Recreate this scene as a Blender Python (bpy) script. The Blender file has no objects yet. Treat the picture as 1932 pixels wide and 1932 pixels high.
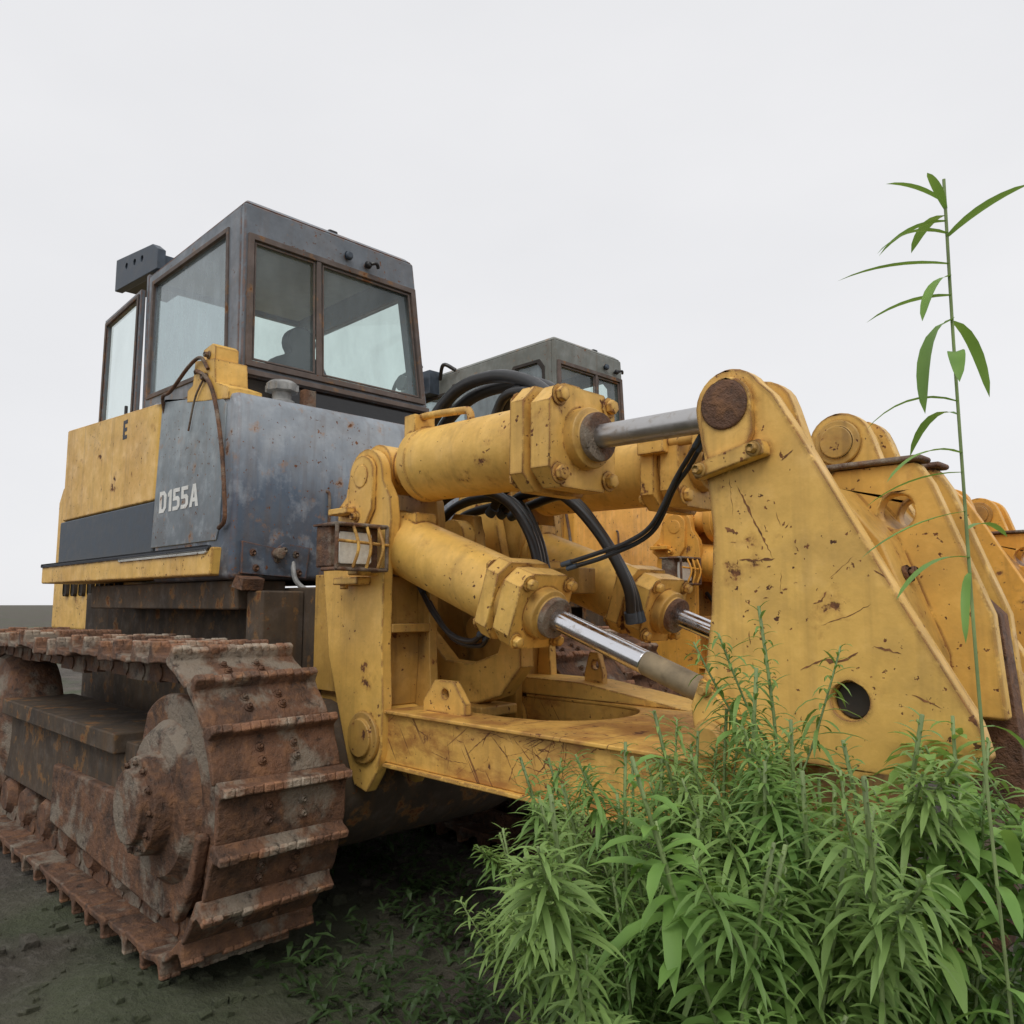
import bpy, bmesh, math, random
from mathutils import Vector, Matrix, noise as mnoise
from mathutils.geometry import tessellate_polygon
random.seed(7)
S=bpy.context.scene
col=S.collection
V=Vector
# ------------------------------------------------------------------ nodes
class NT:
    def __init__(s,mat):
        s.t=mat.node_tree; s.n=s.t.nodes; s.l=s.t.links
    def node(s,typ,**kw):
        n=s.n.new(typ)
        for k,v in kw.items(): setattr(n,k,v)
        return n
    def link(s,a,b): s.l.new(a,b)
    def val(s,sock,v):
        if isinstance(v,bpy.types.NodeSocket): s.l.new(v,sock)
        else: sock.default_value=v
    def noise(s,vec,scale,detail=4,rough=.55,dist=0.):
        n=s.node('ShaderNodeTexNoise'); s.val(n.inputs['Vector'],vec)
        n.inputs['Scale'].default_value=scale; n.inputs['Detail'].default_value=detail
        n.inputs['Roughness'].default_value=rough; n.inputs['Distortion'].default_value=dist
        return n.outputs['Fac']
    def ramp(s,x,a,b,lo=0.,hi=1.):
        m=s.node('ShaderNodeMapRange'); s.val(m.inputs[0],x)
        m.inputs[1].default_value=a; m.inputs[2].default_value=b
        m.inputs[3].default_value=lo; m.inputs[4].default_value=hi
        return m.outputs[0]
    def math(s,op,a,b=0.,c=None,clamp=False):
        m=s.node('ShaderNodeMath',operation=op,use_clamp=clamp)
        s.val(m.inputs[0],a); s.val(m.inputs[1],b)
        if c is not None: s.val(m.inputs[2],c)
        return m.outputs[0]
    def mix(s,f,a,b,blend='MIX'):
        m=s.node('ShaderNodeMix',data_type='RGBA',blend_type=blend)
        s.val(m.inputs[0],f)
        for so,v in ((m.inputs[6],a),(m.inputs[7],b)):
            if isinstance(v,tuple): v=tuple(v)+((1.,) if len(v)==3 else ())
            s.val(so,v)
        return m.outputs[2]
    def scalev(s,vec,sc,loc=(0,0,0),rot=(0,0,0)):
        m=s.node('ShaderNodeMapping'); s.val(m.inputs['Vector'],vec)
        m.inputs['Scale'].default_value=sc; m.inputs['Location'].default_value=loc; m.inputs['Rotation'].default_value=rot
        return m.outputs[0]
def newmat(name):
    m=bpy.data.materials.new(name); m.use_nodes=True
    nt=NT(m); bs=m.node_tree.nodes['Principled BSDF']
    return m,nt,bs
def paint(name,base,base2,rust=.5,scratch=0.,dirt=.5,edge=1.,rough=.45,zfun=None,spots=1.0,seed=0.,patch=0.):
    m,nt,bs=newmat(name)
    tc0=nt.node('ShaderNodeTexCoord').outputs['Object']
    tc=nt.scalev(tc0,(1,1,1),(seed,seed*.7,0)) if seed else tc0
    big=nt.noise(tc,1.7,3)
    c=nt.mix(nt.ramp(big,.35,.65),base,base2)
    if zfun: c=zfun(nt,tc0,c)
    mot=nt.noise(tc,9.,4,.65)
    c=nt.mix(nt.ramp(mot,.47,.25,0.,.45),c,tuple(min(1,x*1.12+.06) for x in base))
    c=nt.mix(nt.ramp(mot,.45,.75,0.,.40),c,tuple(x*.62 for x in base2))
    st=nt.noise(nt.scalev(tc,(15,15,.8)),1.,3,.6)
    c=nt.mix(nt.ramp(st,.52,.78,0.,.85*dirt),c,(.14,.075,.03))
    gr=nt.noise(tc,3.1,5,.7)
    c=nt.mix(nt.ramp(gr,.48,.72,0.,.7*dirt),c,(.15,.10,.055))
    sp=nt.noise(tc,7.5,6,.62)
    t=.71-.10*rust
    m1=nt.ramp(sp,t,t+.03)
    halo=nt.ramp(sp,t-.07,t+.02,0.,.55)
    sm=nt.noise(tc,38,3,.6)
    m2=nt.ramp(nt.math('ADD',sm,nt.ramp(gr,.38,.62,-.07,.045)),.705-.04*spots,.73-.04*spots)
    mask=nt.math('MAXIMUM',m1,m2)
    if edge>0:
        bv=nt.node('ShaderNodeBevel',samples=2); bv.inputs['Radius'].default_value=.016*max(1,edge)
        ge=nt.node('ShaderNodeNewGeometry')
        dp=nt.node('ShaderNodeVectorMath',operation='DOT_PRODUCT')
        nt.link(bv.outputs[0],dp.inputs[0]); nt.link(ge.outputs['Normal'],dp.inputs[1])
        ed=nt.ramp(dp.outputs['Value'],.995,.93,0.,1.)
        ed=nt.math('MULTIPLY',ed,nt.ramp(nt.noise(tc,11,4,.7),.46-.06*edge,.56-.06*edge),clamp=True)
        mask=nt.math('MAXIMUM',mask,nt.math('MULTIPLY',ed,min(1,edge)))
    if patch>0:
        pn=nt.noise(nt.scalev(tc,(1.3,1.3,3.)),1.9,6,.72)
        pm=nt.ramp(pn,.53-.06*patch,.66-.06*patch,0.,.8)
        c=nt.mix(pm,c,(.33,.14,.04))
    if scratch>0:
        for (ry,off,sx,th) in ((.62,0.,2.2,.70),(-.95,5.,2.6,.70),(1.25,11.,3.,.71)):
            v=nt.scalev(nt.scalev(tc,(1,1,1),(0,0,0),(0,ry,0)),(sx,1.,75.),(off,off,off))
            n=nt.noise(v,1.,1.,.4,.2)
            ln=nt.ramp(n,th-.02*scratch,th+.02-.02*scratch)
            ln=nt.math('MULTIPLY',ln,nt.ramp(nt.noise(nt.scalev(tc,(1,1,1),(off,0,off)),2.6,2),.50,.56),clamp=True)
            mask=nt.math('MAXIMUM',mask,nt.math('MULTIPLY',ln,.85))
    rc=nt.mix(nt.ramp(nt.noise(tc,22,3,.7),.35,.65),(.075,.032,.018),(.24,.095,.033))
    c=nt.mix(halo,c,(.38,.18,.045),'MIX')
    c=nt.mix(mask,c,rc)
    nt.link(c,bs.inputs['Base Color'])
    r=nt.ramp(mot,.3,.7,rough-.08,rough+.15)
    r=nt.math('ADD',r,nt.math('MULTIPLY',mask,.35),clamp=True)
    nt.link(r,bs.inputs['Roughness'])
    bs.inputs['Specular IOR Level'].default_value=.4
    bp=nt.node('ShaderNodeBump'); bp.inputs['Strength'].default_value=.35; bp.inputs['Distance'].default_value=.006
    h=nt.math('ADD',nt.math('MULTIPLY',mot,1.2),nt.math('MULTIPLY',mask,-.5))
    h=nt.math('ADD',h,nt.math('MULTIPLY',sm,.35))
    nt.link(h,bp.inputs['Height']); nt.link(bp.outputs[0],bs.inputs['Normal'])
    return m
def simple(name,base,rough=.6,metal=0.,var=.4,scale=12,bump=.2):
    m,nt,bs=newmat(name)
    tc=nt.node('ShaderNodeTexCoord').outputs['Object']
    n=nt.noise(tc,scale,4,.6)
    c=nt.mix(nt.ramp(n,.3,.7),tuple(x*(1-var) for x in base),tuple(min(1,x*(1+var)) for x in base))
    nt.link(c,bs.inputs['Base Color']); bs.inputs['Metallic'].default_value=metal
    nt.link(nt.ramp(n,.3,.7,rough-.1,min(1,rough+.1)),bs.inputs['Roughness'])
    bp=nt.node('ShaderNodeBump'); bp.inputs['Strength'].default_value=bump; bp.inputs['Distance'].default_value=.01
    nt.link(n,bp.inputs['Height']); nt.link(bp.outputs[0],bs.inputs['Normal'])
    return m
YEL=paint('weathered_yellow',(.80,.49,.115),(.72,.42,.10),rust=.45,dirt=.38,spots=.88)
YELS=paint('scratched_yellow',(.80,.49,.12),(.74,.44,.11),rust=.48,scratch=.0,dirt=.42,spots=.85,seed=3.,edge=1.6)
YELB=paint('scraped_beam_yellow',(.75,.45,.105),(.67,.38,.09),rust=.7,scratch=.35,dirt=.5,spots=1.,seed=6.,patch=1.25,edge=0)
YELD=paint('dirty_yellow',(.58,.34,.08),(.45,.26,.065),rust=.7,dirt=.8,spots=1.1,seed=5.,edge=0)
YEL2=paint('orange_yellow',(.82,.41,.065),(.74,.36,.06),rust=.5,dirt=.4,spots=1.,seed=8.,edge=.0)
YEL2D=paint('dirty_orange',(.55,.26,.04),(.42,.2,.04),rust=.8,dirt=.8,spots=1.2,seed=9.,edge=.0)
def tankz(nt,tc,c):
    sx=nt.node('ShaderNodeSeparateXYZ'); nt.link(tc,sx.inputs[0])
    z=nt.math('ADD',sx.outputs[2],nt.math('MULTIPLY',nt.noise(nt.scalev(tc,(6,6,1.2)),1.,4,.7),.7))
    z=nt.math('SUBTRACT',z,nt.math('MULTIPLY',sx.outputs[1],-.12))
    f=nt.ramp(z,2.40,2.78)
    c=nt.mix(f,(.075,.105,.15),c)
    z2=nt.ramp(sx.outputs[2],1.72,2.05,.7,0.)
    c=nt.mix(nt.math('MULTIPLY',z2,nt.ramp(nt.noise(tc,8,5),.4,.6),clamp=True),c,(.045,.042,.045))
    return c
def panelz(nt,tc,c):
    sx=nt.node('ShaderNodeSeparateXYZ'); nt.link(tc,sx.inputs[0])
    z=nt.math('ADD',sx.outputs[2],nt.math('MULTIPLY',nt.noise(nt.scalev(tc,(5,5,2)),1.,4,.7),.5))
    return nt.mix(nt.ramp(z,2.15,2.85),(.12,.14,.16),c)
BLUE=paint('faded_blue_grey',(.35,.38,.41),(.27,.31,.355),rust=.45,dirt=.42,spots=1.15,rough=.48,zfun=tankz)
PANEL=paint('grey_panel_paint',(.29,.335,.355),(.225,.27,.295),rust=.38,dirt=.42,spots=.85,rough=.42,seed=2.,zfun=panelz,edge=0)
CABM=paint('cab_grey_paint',(.175,.195,.22),(.135,.155,.18),rust=.25,dirt=.3,spots=.8,rough=.40,seed=1.)
CABG=paint('cab_olive_grey_paint',(.21,.22,.20),(.16,.17,.15),rust=.35,dirt=.45,spots=.9,rough=.5,seed=4.,edge=0)
DBLUE=simple('dark_blue_steel',(.045,.06,.08),.55)
LINING=simple('grey_cab_lining',(.36,.39,.40),.7,var=.12,bump=.05)
FRAME=paint('rusty_window_rubber',(.15,.115,.10),(.10,.08,.07),rust=.6,dirt=.4,edge=0,rough=.7,seed=6.)
BLACK=simple('black_rubber',(.020,.020,.021),.42,var=.3,bump=.1)
SEATM=simple('dark_seat_vinyl',(.03,.036,.043),.5,var=.2,bump=.1)
DARK=simple('dark_brown_matt',(.04,.033,.027),.85,var=.5,scale=6,bump=.4)  # plain matt dark brown for louvres, hole plug, cab base and frames
SCAR=simple('rusty_scrape',(.20,.085,.032),.85,var=.6,scale=28,bump=.3)
HULLM=paint('grimy_brown_hull',(.085,.06,.04),(.05,.038,.028),rust=.7,dirt=.7,rough=.8,edge=0)
WHITE=paint('chipped_white_lettering',(.78,.78,.74),(.70,.70,.66),rust=.2,dirt=.15,edge=0,spots=.8)
STR=simple('dark_stripe',(.035,.04,.05),.6)
def rustmat(name,seed=0.,lift=1.):
    m,nt,bs=newmat(name)
    tc=nt.node('ShaderNodeTexCoord').outputs['Object']
    oi=nt.node('ShaderNodeObjectInfo')
    off=nt.node('ShaderNodeVectorMath',operation='ADD'); nt.link(tc,off.inputs[0])
    cmb=nt.node('ShaderNodeCombineXYZ'); nt.link(nt.math('MULTIPLY',oi.outputs['Random'],30.),cmb.inputs[0]); nt.link(nt.math('MULTIPLY',oi.outputs['Random'],17.),cmb.inputs[2])
    nt.link(cmb.outputs[0],off.inputs[1]); v=off.outputs[0]
    a=nt.noise(v,5,6,.68); b=nt.noise(v,17,5,.7); d=nt.noise(v,3.5,5,.65)
    L=lambda t:tuple(x*lift for x in t)
    c=nt.mix(nt.ramp(a,.35,.65),L((.070,.042,.029)),L((.180,.090,.052)))
    c=nt.mix(nt.ramp(b,.5,.68,0.,.6),c,L((.27,.135,.065)))
    c=nt.mix(nt.ramp(d,.51,.60,0.,.85),c,L((.235,.20,.155)))
    c=nt.mix(nt.ramp(b,.44,.3,0.,.9),c,(.024,.018,.015))
    nt.link(c,bs.inputs['Base Color']); nt.link(nt.ramp(b,.3,.7,.6,.92),bs.inputs['Roughness'])
    bs.inputs['Specular IOR Level'].default_value=.35
    bp=nt.node('ShaderNodeBump'); bp.inputs['Strength'].default_value=1.; bp.inputs['Distance'].default_value=.018
    nt.link(nt.math('ADD',b,a),bp.inputs['Height']); nt.link(bp.outputs[0],bs.inputs['Normal'])
    return m
RUST=rustmat('rusty_track_steel')
WORN=rustmat('worn_grouser_edge',0,1.7)
def chrome(name,base,r):
    m,nt,bs=newmat(name)
    tc=nt.node('ShaderNodeTexCoord').outputs['Object']
    n=nt.noise(tc,25,4,.7)
    c=nt.mix(nt.ramp(n,.55,.7,0.,.5),base,(.30,.24,.18))
    nt.link(c,bs.inputs['Base Color']); bs.inputs['Metallic'].default_value=1.
    nt.link(nt.ramp(n,.4,.7,r,r+.25),bs.inputs['Roughness'])
    return m
CHROME=chrome('chromed_rod',(.72,.72,.74),.13)
DULL=simple('tarnished_rod',(.24,.185,.11),.55,.2)
STEEL=chrome('scuffed_rod',(.50,.49,.48),.32)
LENS=simple('lamp_lens_glass',(.78,.78,.72),.15,0.,.12,60)
CAPM=simple('grey_cast_metal',(.30,.30,.29),.5,.1)
def glass(name,tint,dust=.16,dcol=(.30,.36,.38),refl=.8):
    m,nt,bs=newmat(name)
    out=nt.n['Material Output']
    tr=nt.node('ShaderNodeBsdfTransparent'); tr.inputs[0].default_value=(*tint,1)
    gl=nt.node('ShaderNodeBsdfGlossy'); gl.inputs['Roughness'].default_value=.04; gl.inputs[0].default_value=(.85,.9,.92,1)
    df=nt.node('ShaderNodeBsdfDiffuse'); df.inputs[0].default_value=(*dcol,1)
    lw=nt.node('ShaderNodeLayerWeight'); lw.inputs[0].default_value=.5
    tc=nt.node('ShaderNodeTexCoord').outputs['Object']
    f=nt.math('ADD',nt.math('MULTIPLY',nt.math('POWER',lw.outputs['Facing'],3.5),refl),.05,clamp=True)
    a=nt.node('ShaderNodeMixShader'); nt.link(nt.ramp(nt.noise(nt.scalev(tc,(2,2,1)),2.,5,.6),.3,.75,dust*.5,dust*1.8),a.inputs[0]); nt.link(tr.outputs[0],a.inputs[1]); nt.link(df.outputs[0],a.inputs[2])
    b=nt.node('ShaderNodeMixShader'); nt.link(f,b.inputs[0]); nt.link(a.outputs[0],b.inputs[1]); nt.link(gl.outputs[0],b.inputs[2])
    nt.link(b.outputs[0],out.inputs[0])
    return m
GLASS=glass('clear_greenish_glass',(.86,.95,.92),.15,(.40,.46,.47))
GLASSD=glass('grey_side_glass',(.58,.66,.68),.42,(.38,.45,.48),.7)  # darker tint and more grey diffuse mixed in than the clear panes
# ------------------------------------------------------------------ mesh builder
class MB:
    def __init__(s): s.v=[]; s.f=[]; s.m=[]; s.mats=[]
    def mi(s,mat):
        if mat not in s.mats: s.mats.append(mat)
        return s.mats.index(mat)
    def add(s,vs,fs,mat):
        o=len(s.v); s.v+= [tuple(p) for p in vs]; k=s.mi(mat)
        for f in fs: s.f.append([i+o for i in f]); s.m.append(k)
    def hexa(s,p,mat): # p: 4 bottom, 4 top
        s.add(p,[(0,1,2,3),(4,5,6,7),(0,1,5,4),(1,2,6,5),(2,3,7,6),(3,0,4,7)],mat)
    def box(s,a,b,mat):
        x0,y0,z0=a; x1,y1,z1=b
        s.hexa([(x0,y0,z0),(x1,y0,z0),(x1,y1,z0),(x0,y1,z0),(x0,y0,z1),(x1,y0,z1),(x1,y1,z1),(x0,y1,z1)],mat)
    def prism(s,outl,holes,o,ex,ey,ez,h,mat):
        o=V(o);ex=V(ex);ey=V(ey);ez=V(ez)
        loops=[outl]+list(holes)
        pts=[p for l in loops for p in l]; n=len(pts)
        tris=tessellate_polygon([[V((p[0],p[1],0)) for p in l] for l in loops])
        vs=[o+ex*p[0]+ey*p[1] for p in pts]+[o+ex*p[0]+ey*p[1]+ez*h for p in pts]
        fs=[tuple(t) for t in tris]+[tuple(i+n for i in t) for t in tris]
        k=0
        for l in loops:
            c=len(l)
            for i in range(c):
                a=k+i;b=k+(i+1)%c; fs.append((a,b,b+n,a+n))
            k+=c
        s.add(vs,fs,mat)
    def py(s,outl,y0,y1,mat,holes=()): # outline in XZ extruded in Y
        s.prism(outl,holes,(0,y0,0),(1,0,0),(0,0,1),(0,1,0),y1-y0,mat)
    def px(s,outl,x0,x1,mat,holes=()): # outline in YZ extruded in X
        s.prism(outl,holes,(x0,0,0),(0,1,0),(0,0,1),(1,0,0),x1-x0,mat)
    def pz(s,outl,z0,z1,mat,holes=()):
        s.prism(outl,holes,(0,0,z0),(1,0,0),(0,1,0),(0,0,1),z1-z0,mat)
    def lathe(s,p0,d,prof,mat,seg=28):
        p0=V(p0); d=V(d).normalized(); u=d.orthogonal().normalized(); w=d.cross(u)
        vs=[];fs=[]
        for (t,r) in prof:
            for i in range(seg):
                a=2*math.pi*i/seg
                vs.append(p0+d*t+(u*math.cos(a)+w*math.sin(a))*r)
        n=len(prof)
        for j in range(n-1):
            for i in range(seg):
                i2=(i+1)%seg
                fs.append((j*seg+i,j*seg+i2,(j+1)*seg+i2,(j+1)*seg+i))
        fs.append(tuple(range(seg))); fs.append(tuple((n-1)*seg+i for i in range(seg)))
        s.add(vs,fs,mat)
    def cyl(s,a,b,r,mat,seg=24,r2=None):
        a=V(a);b=V(b); s.lathe(a,b-a,[(0,r),((b-a).length,r if r2 is None else r2)],mat,seg)
    def bolt(s,p,d,r,h,mat):
        d=V(d).normalized()
        s.lathe(p,d,[(0,r*1.35),(h*.25,r*1.35)],mat,12)
        s.lathe(V(p)+d*h*.25,d,[(0,r),(h*.7,r),(h*.78,r*.8)],mat,6)
    def scar(s,pts,w,y,R,mat):
        # thin irregular scrape: a sheet 0.8 mm proud of a plate lying in an XZ plane
        vs=[];N_=len(pts)-1
        for k in range(N_):
            a=V((pts[k][0],0,pts[k][1]));b=V((pts[k+1][0],0,pts[k+1][1]));d=(b-a);n=max(4,int(d.length/.01))
            pr=V((-d.z,0,d.x)).normalized()
            for i in range(n+(k==N_-1)):
                t=i/n; T=(k+t)/N_
                ww=w*(.15+.85*R.random())*max(.08,math.sin(math.pi*T)**.5)
                q=a+d*t+pr*R.uniform(-.0018,.0018)
                vs.append((q.x+pr.x*ww,y-.0008,q.z+pr.z*ww)); vs.append((q.x-pr.x*ww*R.random(),y-.0008,q.z-pr.z*ww*R.random()))
        fs=[(2*i,2*i+1,2*i+3,2*i+2) for i in range(len(vs)//2-1)]
        s.add(vs,fs,mat)
    def tube(s,pts,r,mat,seg=12,sub=7):
        P=[V(p) for p in pts]
        path=[]
        if len(P)>2:
            E=[P[0]*2-P[1]]+P+[P[-1]*2-P[-2]]
            for i in range(1,len(E)-2):
                for k in range(sub):
                    t=k/sub; a,b,c,d=E[i-1],E[i],E[i+1],E[i+2]
                    path.append(.5*((2*b)+(c-a)*t+(2*a-5*b+4*c-d)*t*t+(3*b-a-3*c+d)*t**3))
            path.append(P[-1])
        else: path=P
        vs=[];fs=[]; u=None
        for i,p in enumerate(path):
            d=(path[min(i+1,len(path)-1)]-path[max(i-1,0)]).normalized()
            if u is None: u=d.orthogonal().normalized()
            u=(u-d*u.dot(d)).normalized(); w=d.cross(u)
            for k in range(seg):
                a=2*math.pi*k/seg; vs.append(p+(u*math.cos(a)+w*math.sin(a))*r)
        n=len(path)
        for j in range(n-1):
            for k in range(seg):
                k2=(k+1)%seg; fs.append((j*seg+k,j*seg+k2,(j+1)*seg+k2,(j+1)*seg+k))
        fs.append(tuple(range(seg))); fs.append(tuple((n-1)*seg+k for k in range(seg)))
        s.add(vs,fs,mat)
    def make(s,name,parent=None,bevel=.005,label=None,loc=None,swap=None):
        me=bpy.data.meshes.new(name); me.from_pydata(s.v,[],s.f)
        for m in s.mats: me.materials.append(swap.get(m,m) if swap else m)
        for p,k in zip(me.polygons,s.m): p.material_index=k
        bm=bmesh.new(); bm.from_mesh(me); bmesh.ops.recalc_face_normals(bm,faces=bm.faces); bm.to_mesh(me); bm.free()
        for p in me.polygons: p.use_smooth=True
        me.set_sharp_from_angle(angle=math.radians(38)); me.update()
        ob=bpy.data.objects.new(name,me); col.objects.link(ob)
        if parent: ob.parent=parent
        if loc: ob.location=loc
        if bevel>0:
            b=ob.modifiers.new('Bevel','BEVEL'); b.width=bevel; b.segments=2; b.limit_method='ANGLE'
            b.angle_limit=math.radians(50); b.use_clamp_overlap=False; b.harden_normals=True
        if label: ob['label']=label
        return ob
def arc(cx,cy,r,a0,a1,n=14):
    return [(cx+r*math.cos(math.radians(a0+(a1-a0)*i/n)),cy+r*math.sin(math.radians(a0+(a1-a0)*i/n))) for i in range(n+1)]
def circ(cx,cy,r,n=24): return arc(cx,cy,r,0,360,n)[:-1]

# ------------------------------------------------------------------ hydraulic cylinder
def hyd(mb,p0,p1,tb,th,r,fl,rod,tchrome=None,neck=.09):
    Y=YEL
    p0=V(p0);p1=V(p1); d=(p1-p0).normalized(); L=(p1-p0).length
    side=V((0,1,0)); up=side.cross(d).normalized()*-1
    if up.z<0: up=-up
    A=lambda t:p0+d*t
    mb.cyl(p0-side*.10,p0+side*.10,neck+.03,Y,28)
    mb.lathe(p0,d,[(.04,neck),(tb-.02,neck),(tb-.01,r*.93)],Y,28)
    mb.lathe(A(tb-.03),d,[(0,r*.94),(.02,r*1.03),(.07,r*1.03),(.075,r),(th-tb+.03,r)],Y,40)
    c=fl*.32
    oct_=[(-fl,-fl+c),(-fl+c,-fl),(fl-c,-fl),(fl,-fl+c),(fl,fl-c),(fl-c,fl),(-fl+c,fl),(-fl,fl-c)]
    mb.prism(oct_,[],A(th),side,up,d,.075,Y)
    mb.lathe(A(th+.07),d,[(0,r*1.02),(.035,r*1.02)],YELD,32)
    f2=fl*.95;c2=f2*.36
    oc2=[(-f2,-f2+c2),(-f2+c2,-f2),(f2-c2,-f2),(f2,-f2+c2),(f2,f2-c2),(f2-c2,f2),(-f2+c2,f2),(-f2,f2-c2)]
    mb.prism(oc2,[],A(th+.10),side,up,d,.10,Y)
    mb.lathe(A(th+.19),d,[(0,r*.72),(.055,r*.70),(.06,r*.55),(.085,r*.52)],YELD,28)
    mb.lathe(A(th+.255),d,[(0,r*.56),(.03,r*.56)],RUST,28)
    q=fl*.72
    for sx in(-1,1):
        for sz in(-1,1):
            mb.bolt(A(th+.20)+side*sx*q+up*sz*q,d,fl*.15,.035,Y)
            mb.bolt(A(th)+side*sx*q*1.02+up*sz*q*1.02,-d,fl*.14,.03,Y)
    te=L-.07
    if tchrome:
        mb.cyl(A(th+.26),A(tchrome),rod,CHROME,28); mb.cyl(A(tchrome),A(te),rod*1.03,DULL,28)
    else: mb.cyl(A(th+.26),A(te),rod,STEEL,28)
    mb.cyl(p1-side*.055,p1+side*.055,rod*1.9,Y,28)
GLY={'D':(.68,[(0,0),(.45,0),(.68,.2),(.68,.8),(.45,1),(0,1)],[[(.23,.17),(.37,.17),(.45,.28),(.45,.72),(.37,.83),(.23,.83)]]),
'1':(.38,[(.13,0),(.38,0),(.38,1),(.2,1),(0,.86),(0,.66),(.13,.73)],[]),
'5':(.64,[(0,0),(.46,0),(.64,.15),(.64,.5),(.48,.63),(.22,.63),(.22,.82),(.6,.82),(.6,1),(0,1),(0,.45),(.36,.45),(.42,.39),(.42,.24),(.36,.18),(0,.18)],[]),
'A':(.76,[(0,0),(.22,0),(.27,.22),(.48,.22),(.53,0),(.76,0),(.50,1),(.25,1)],[[(.31,.40),(.44,.40),(.375,.74)]]),
'E':(.6,[(0,0),(.6,0),(.6,.2),(.24,.2),(.24,.4),(.55,.4),(.55,.6),(.24,.6),(.24,.8),(.6,.8),(.6,1),(0,1)],[])}
def lettering(txt,x,y,z,h,wsc,mat,parent,name='lettering'):
    mb=MB()
    for ch in txt:
        w,o,hs=GLY[ch]
        mb.prism(o,hs,(x,y,z),(h*wsc,0,0),(0,0,h),(0,1,0),.0015,mat); x+=(w+.13)*h*wsc
    return mb.make(name,parent,0)

# ------------------------------------------------------------------ bulldozer
def build_dozer(loc,second=False):
    sw={}
    if second: sw={YEL:YEL2,YELS:YEL2,YELB:YEL2,YELD:YEL2D,CABM:CABG,BLUE:YEL2,PANEL:YEL2D}
    root=bpy.data.objects.new('bulldozer',None); col.objects.link(root); root.location=loc
    root.empty_display_size=.5
    def mk(mb,name,par=root,bevel=.005,label=None): return mb.make(name,par,bevel,label,swap=sw)
    m=MB()
    m.box((-3.6,-.50,.42),(.08,.50,1.62),HULLM)
    m.box((-2.6,-.78,1.50),(-.30,-.50,1.66),HULLM); m.box((-2.6,.50,1.50),(-.30,.78,1.66),HULLM)
    m.box((-.28,-.74,1.05),(-.10,-.50,1.60),HULLM)
    m.lathe((.14,-.80,.70),(0,1,0),[(0,.30),(.3,.36),(1.3,.36),(1.6,.30)],HULLM,28)
    mk(m,'hull',bevel=.012)
    m=MB()
    m.py([(.08,.55),(.30,.55),(.36,.75),(.36,1.25),(.26,1.62),(.08,1.66)],-.50,.50,YELD)
    m.box((.36,-.20,.72),(.42,.20,1.2),YELD)
    for yy in (-.15,0,.15):
        for zz in (.8,1.12): m.bolt((.42,yy,zz),(1,0,0),.018,.03,RUST)
    for yy in (-.4,-.28,.28,.4):
        for zz in(.8,1.0,1.2): m.bolt((.36,yy,zz),(1,0,0),.016,.025,YELD)
    m.py([(.36,1.06),(.72,1.03),(.95,1.10),(1.08,1.24),(1.08,1.44),(.99,1.46),(.93,1.30),(.74,1.24),(.55,1.25),(.36,1.40)],-.07,.03,YEL)
    m.box((.36,-.14,1.0),(.9,.10,1.05),YELD)
    m.py([(.5,1.05),(.7,1.05),(.78,1.28),(.66,1.5),(.5,1.5)],.16,.20,YELD)
    m.cyl((.58,.1,1.40),(.58,.24,1.40),.07,YELD)
    mk(m,'transmission_case',bevel=.01)
    m=MB()
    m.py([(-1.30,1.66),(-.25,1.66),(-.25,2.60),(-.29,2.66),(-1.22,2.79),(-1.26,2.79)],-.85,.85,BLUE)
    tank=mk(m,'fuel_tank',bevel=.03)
    m=MB()
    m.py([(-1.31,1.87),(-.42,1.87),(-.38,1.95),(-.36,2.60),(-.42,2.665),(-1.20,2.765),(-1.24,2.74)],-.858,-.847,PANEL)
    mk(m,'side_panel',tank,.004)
    m=MB()
    m.px([(-.80,1.69),(-.42,1.67),(-.40,1.84),(-.56,1.86),(-.60,1.83),(-.80,1.86)],-.25,-.228,BLUE)
    for y,z in ((-.74,1.80),(-.60,1.77),(-.72,1.72),(-.49,1.80),(-.56,1.82),(-.47,1.70)): m.bolt((-.228,y,z),(1,0,0),.014,.02,RUST)
    m.lathe((-.228,-.60,1.80),(1,0,0),[(0,.03),(.04,.03),(.045,.02)],RUST,16)
    m.py([(-.30,1.62),(-.18,1.60),(-.16,1.66),(-.25,1.68)],-.82,-.70,RUST)
    mk(m,'bolted_bracket',tank,.003)
    m=MB()
    m.lathe((-.42,-.50,2.66),(0,0,1),[(0,.075),(.03,.075),(.035,.055),(.08,.055),(.085,.085),(.13,.088),(.145,.07),(.15,.03)],CAPM,24)
    for a in range(8):
        an=a*math.pi/4; m.box((-.42+.085*math.cos(an)-.01,-.50+.085*math.sin(an)-.01,2.745),(-.42+.085*math.cos(an)+.01,-.50+.085*math.sin(an)+.01,2.785),CAPM)
    m.box((-.36,-.42,2.66),(-.31,-.34,2.76),RUST)
    mk(m,'filler_cap',tank,.003)
    def pipe(pts,r,mat=RUST,seg=8):
        m=MB(); m.tube(pts,r,mat,seg); mk(m,'rusty_pipe',tank,0)
    pipe([(-.86,-.80,2.84),(-.74,-.87,2.86),(-.60,-.875,2.80),(-.50,-.875,2.70),(-.40,-.88,2.52),(-.32,-.885,2.30),(-.27,-.885,2.05),(-.28,-.88,1.96),(-.36,-.87,1.93)],.012)
    pipe([(-1.22,-.85,2.70),(-1.18,-.88,2.79),(-1.05,-.885,2.80),(-.80,-.885,2.90),(-.66,-.88,2.92),(-.58,-.87,2.84)],.011)
    pipe([(-.62,-.87,2.80),(-.72,-.875,2.70),(-.80,-.872,2.52)],.006)
    pipe([(-.24,-.50,1.76),(-.20,-.50,1.66),(-.16,-.44,1.60),(-.10,-.35,1.58),(.10,-.30,1.58)],.014,CAPM)
    pipe([(-.27,-.30,2.16),(-.238,-.28,2.15),(-.238,-.28,1.9),(-.235,-.28,1.68)],.009)
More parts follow.
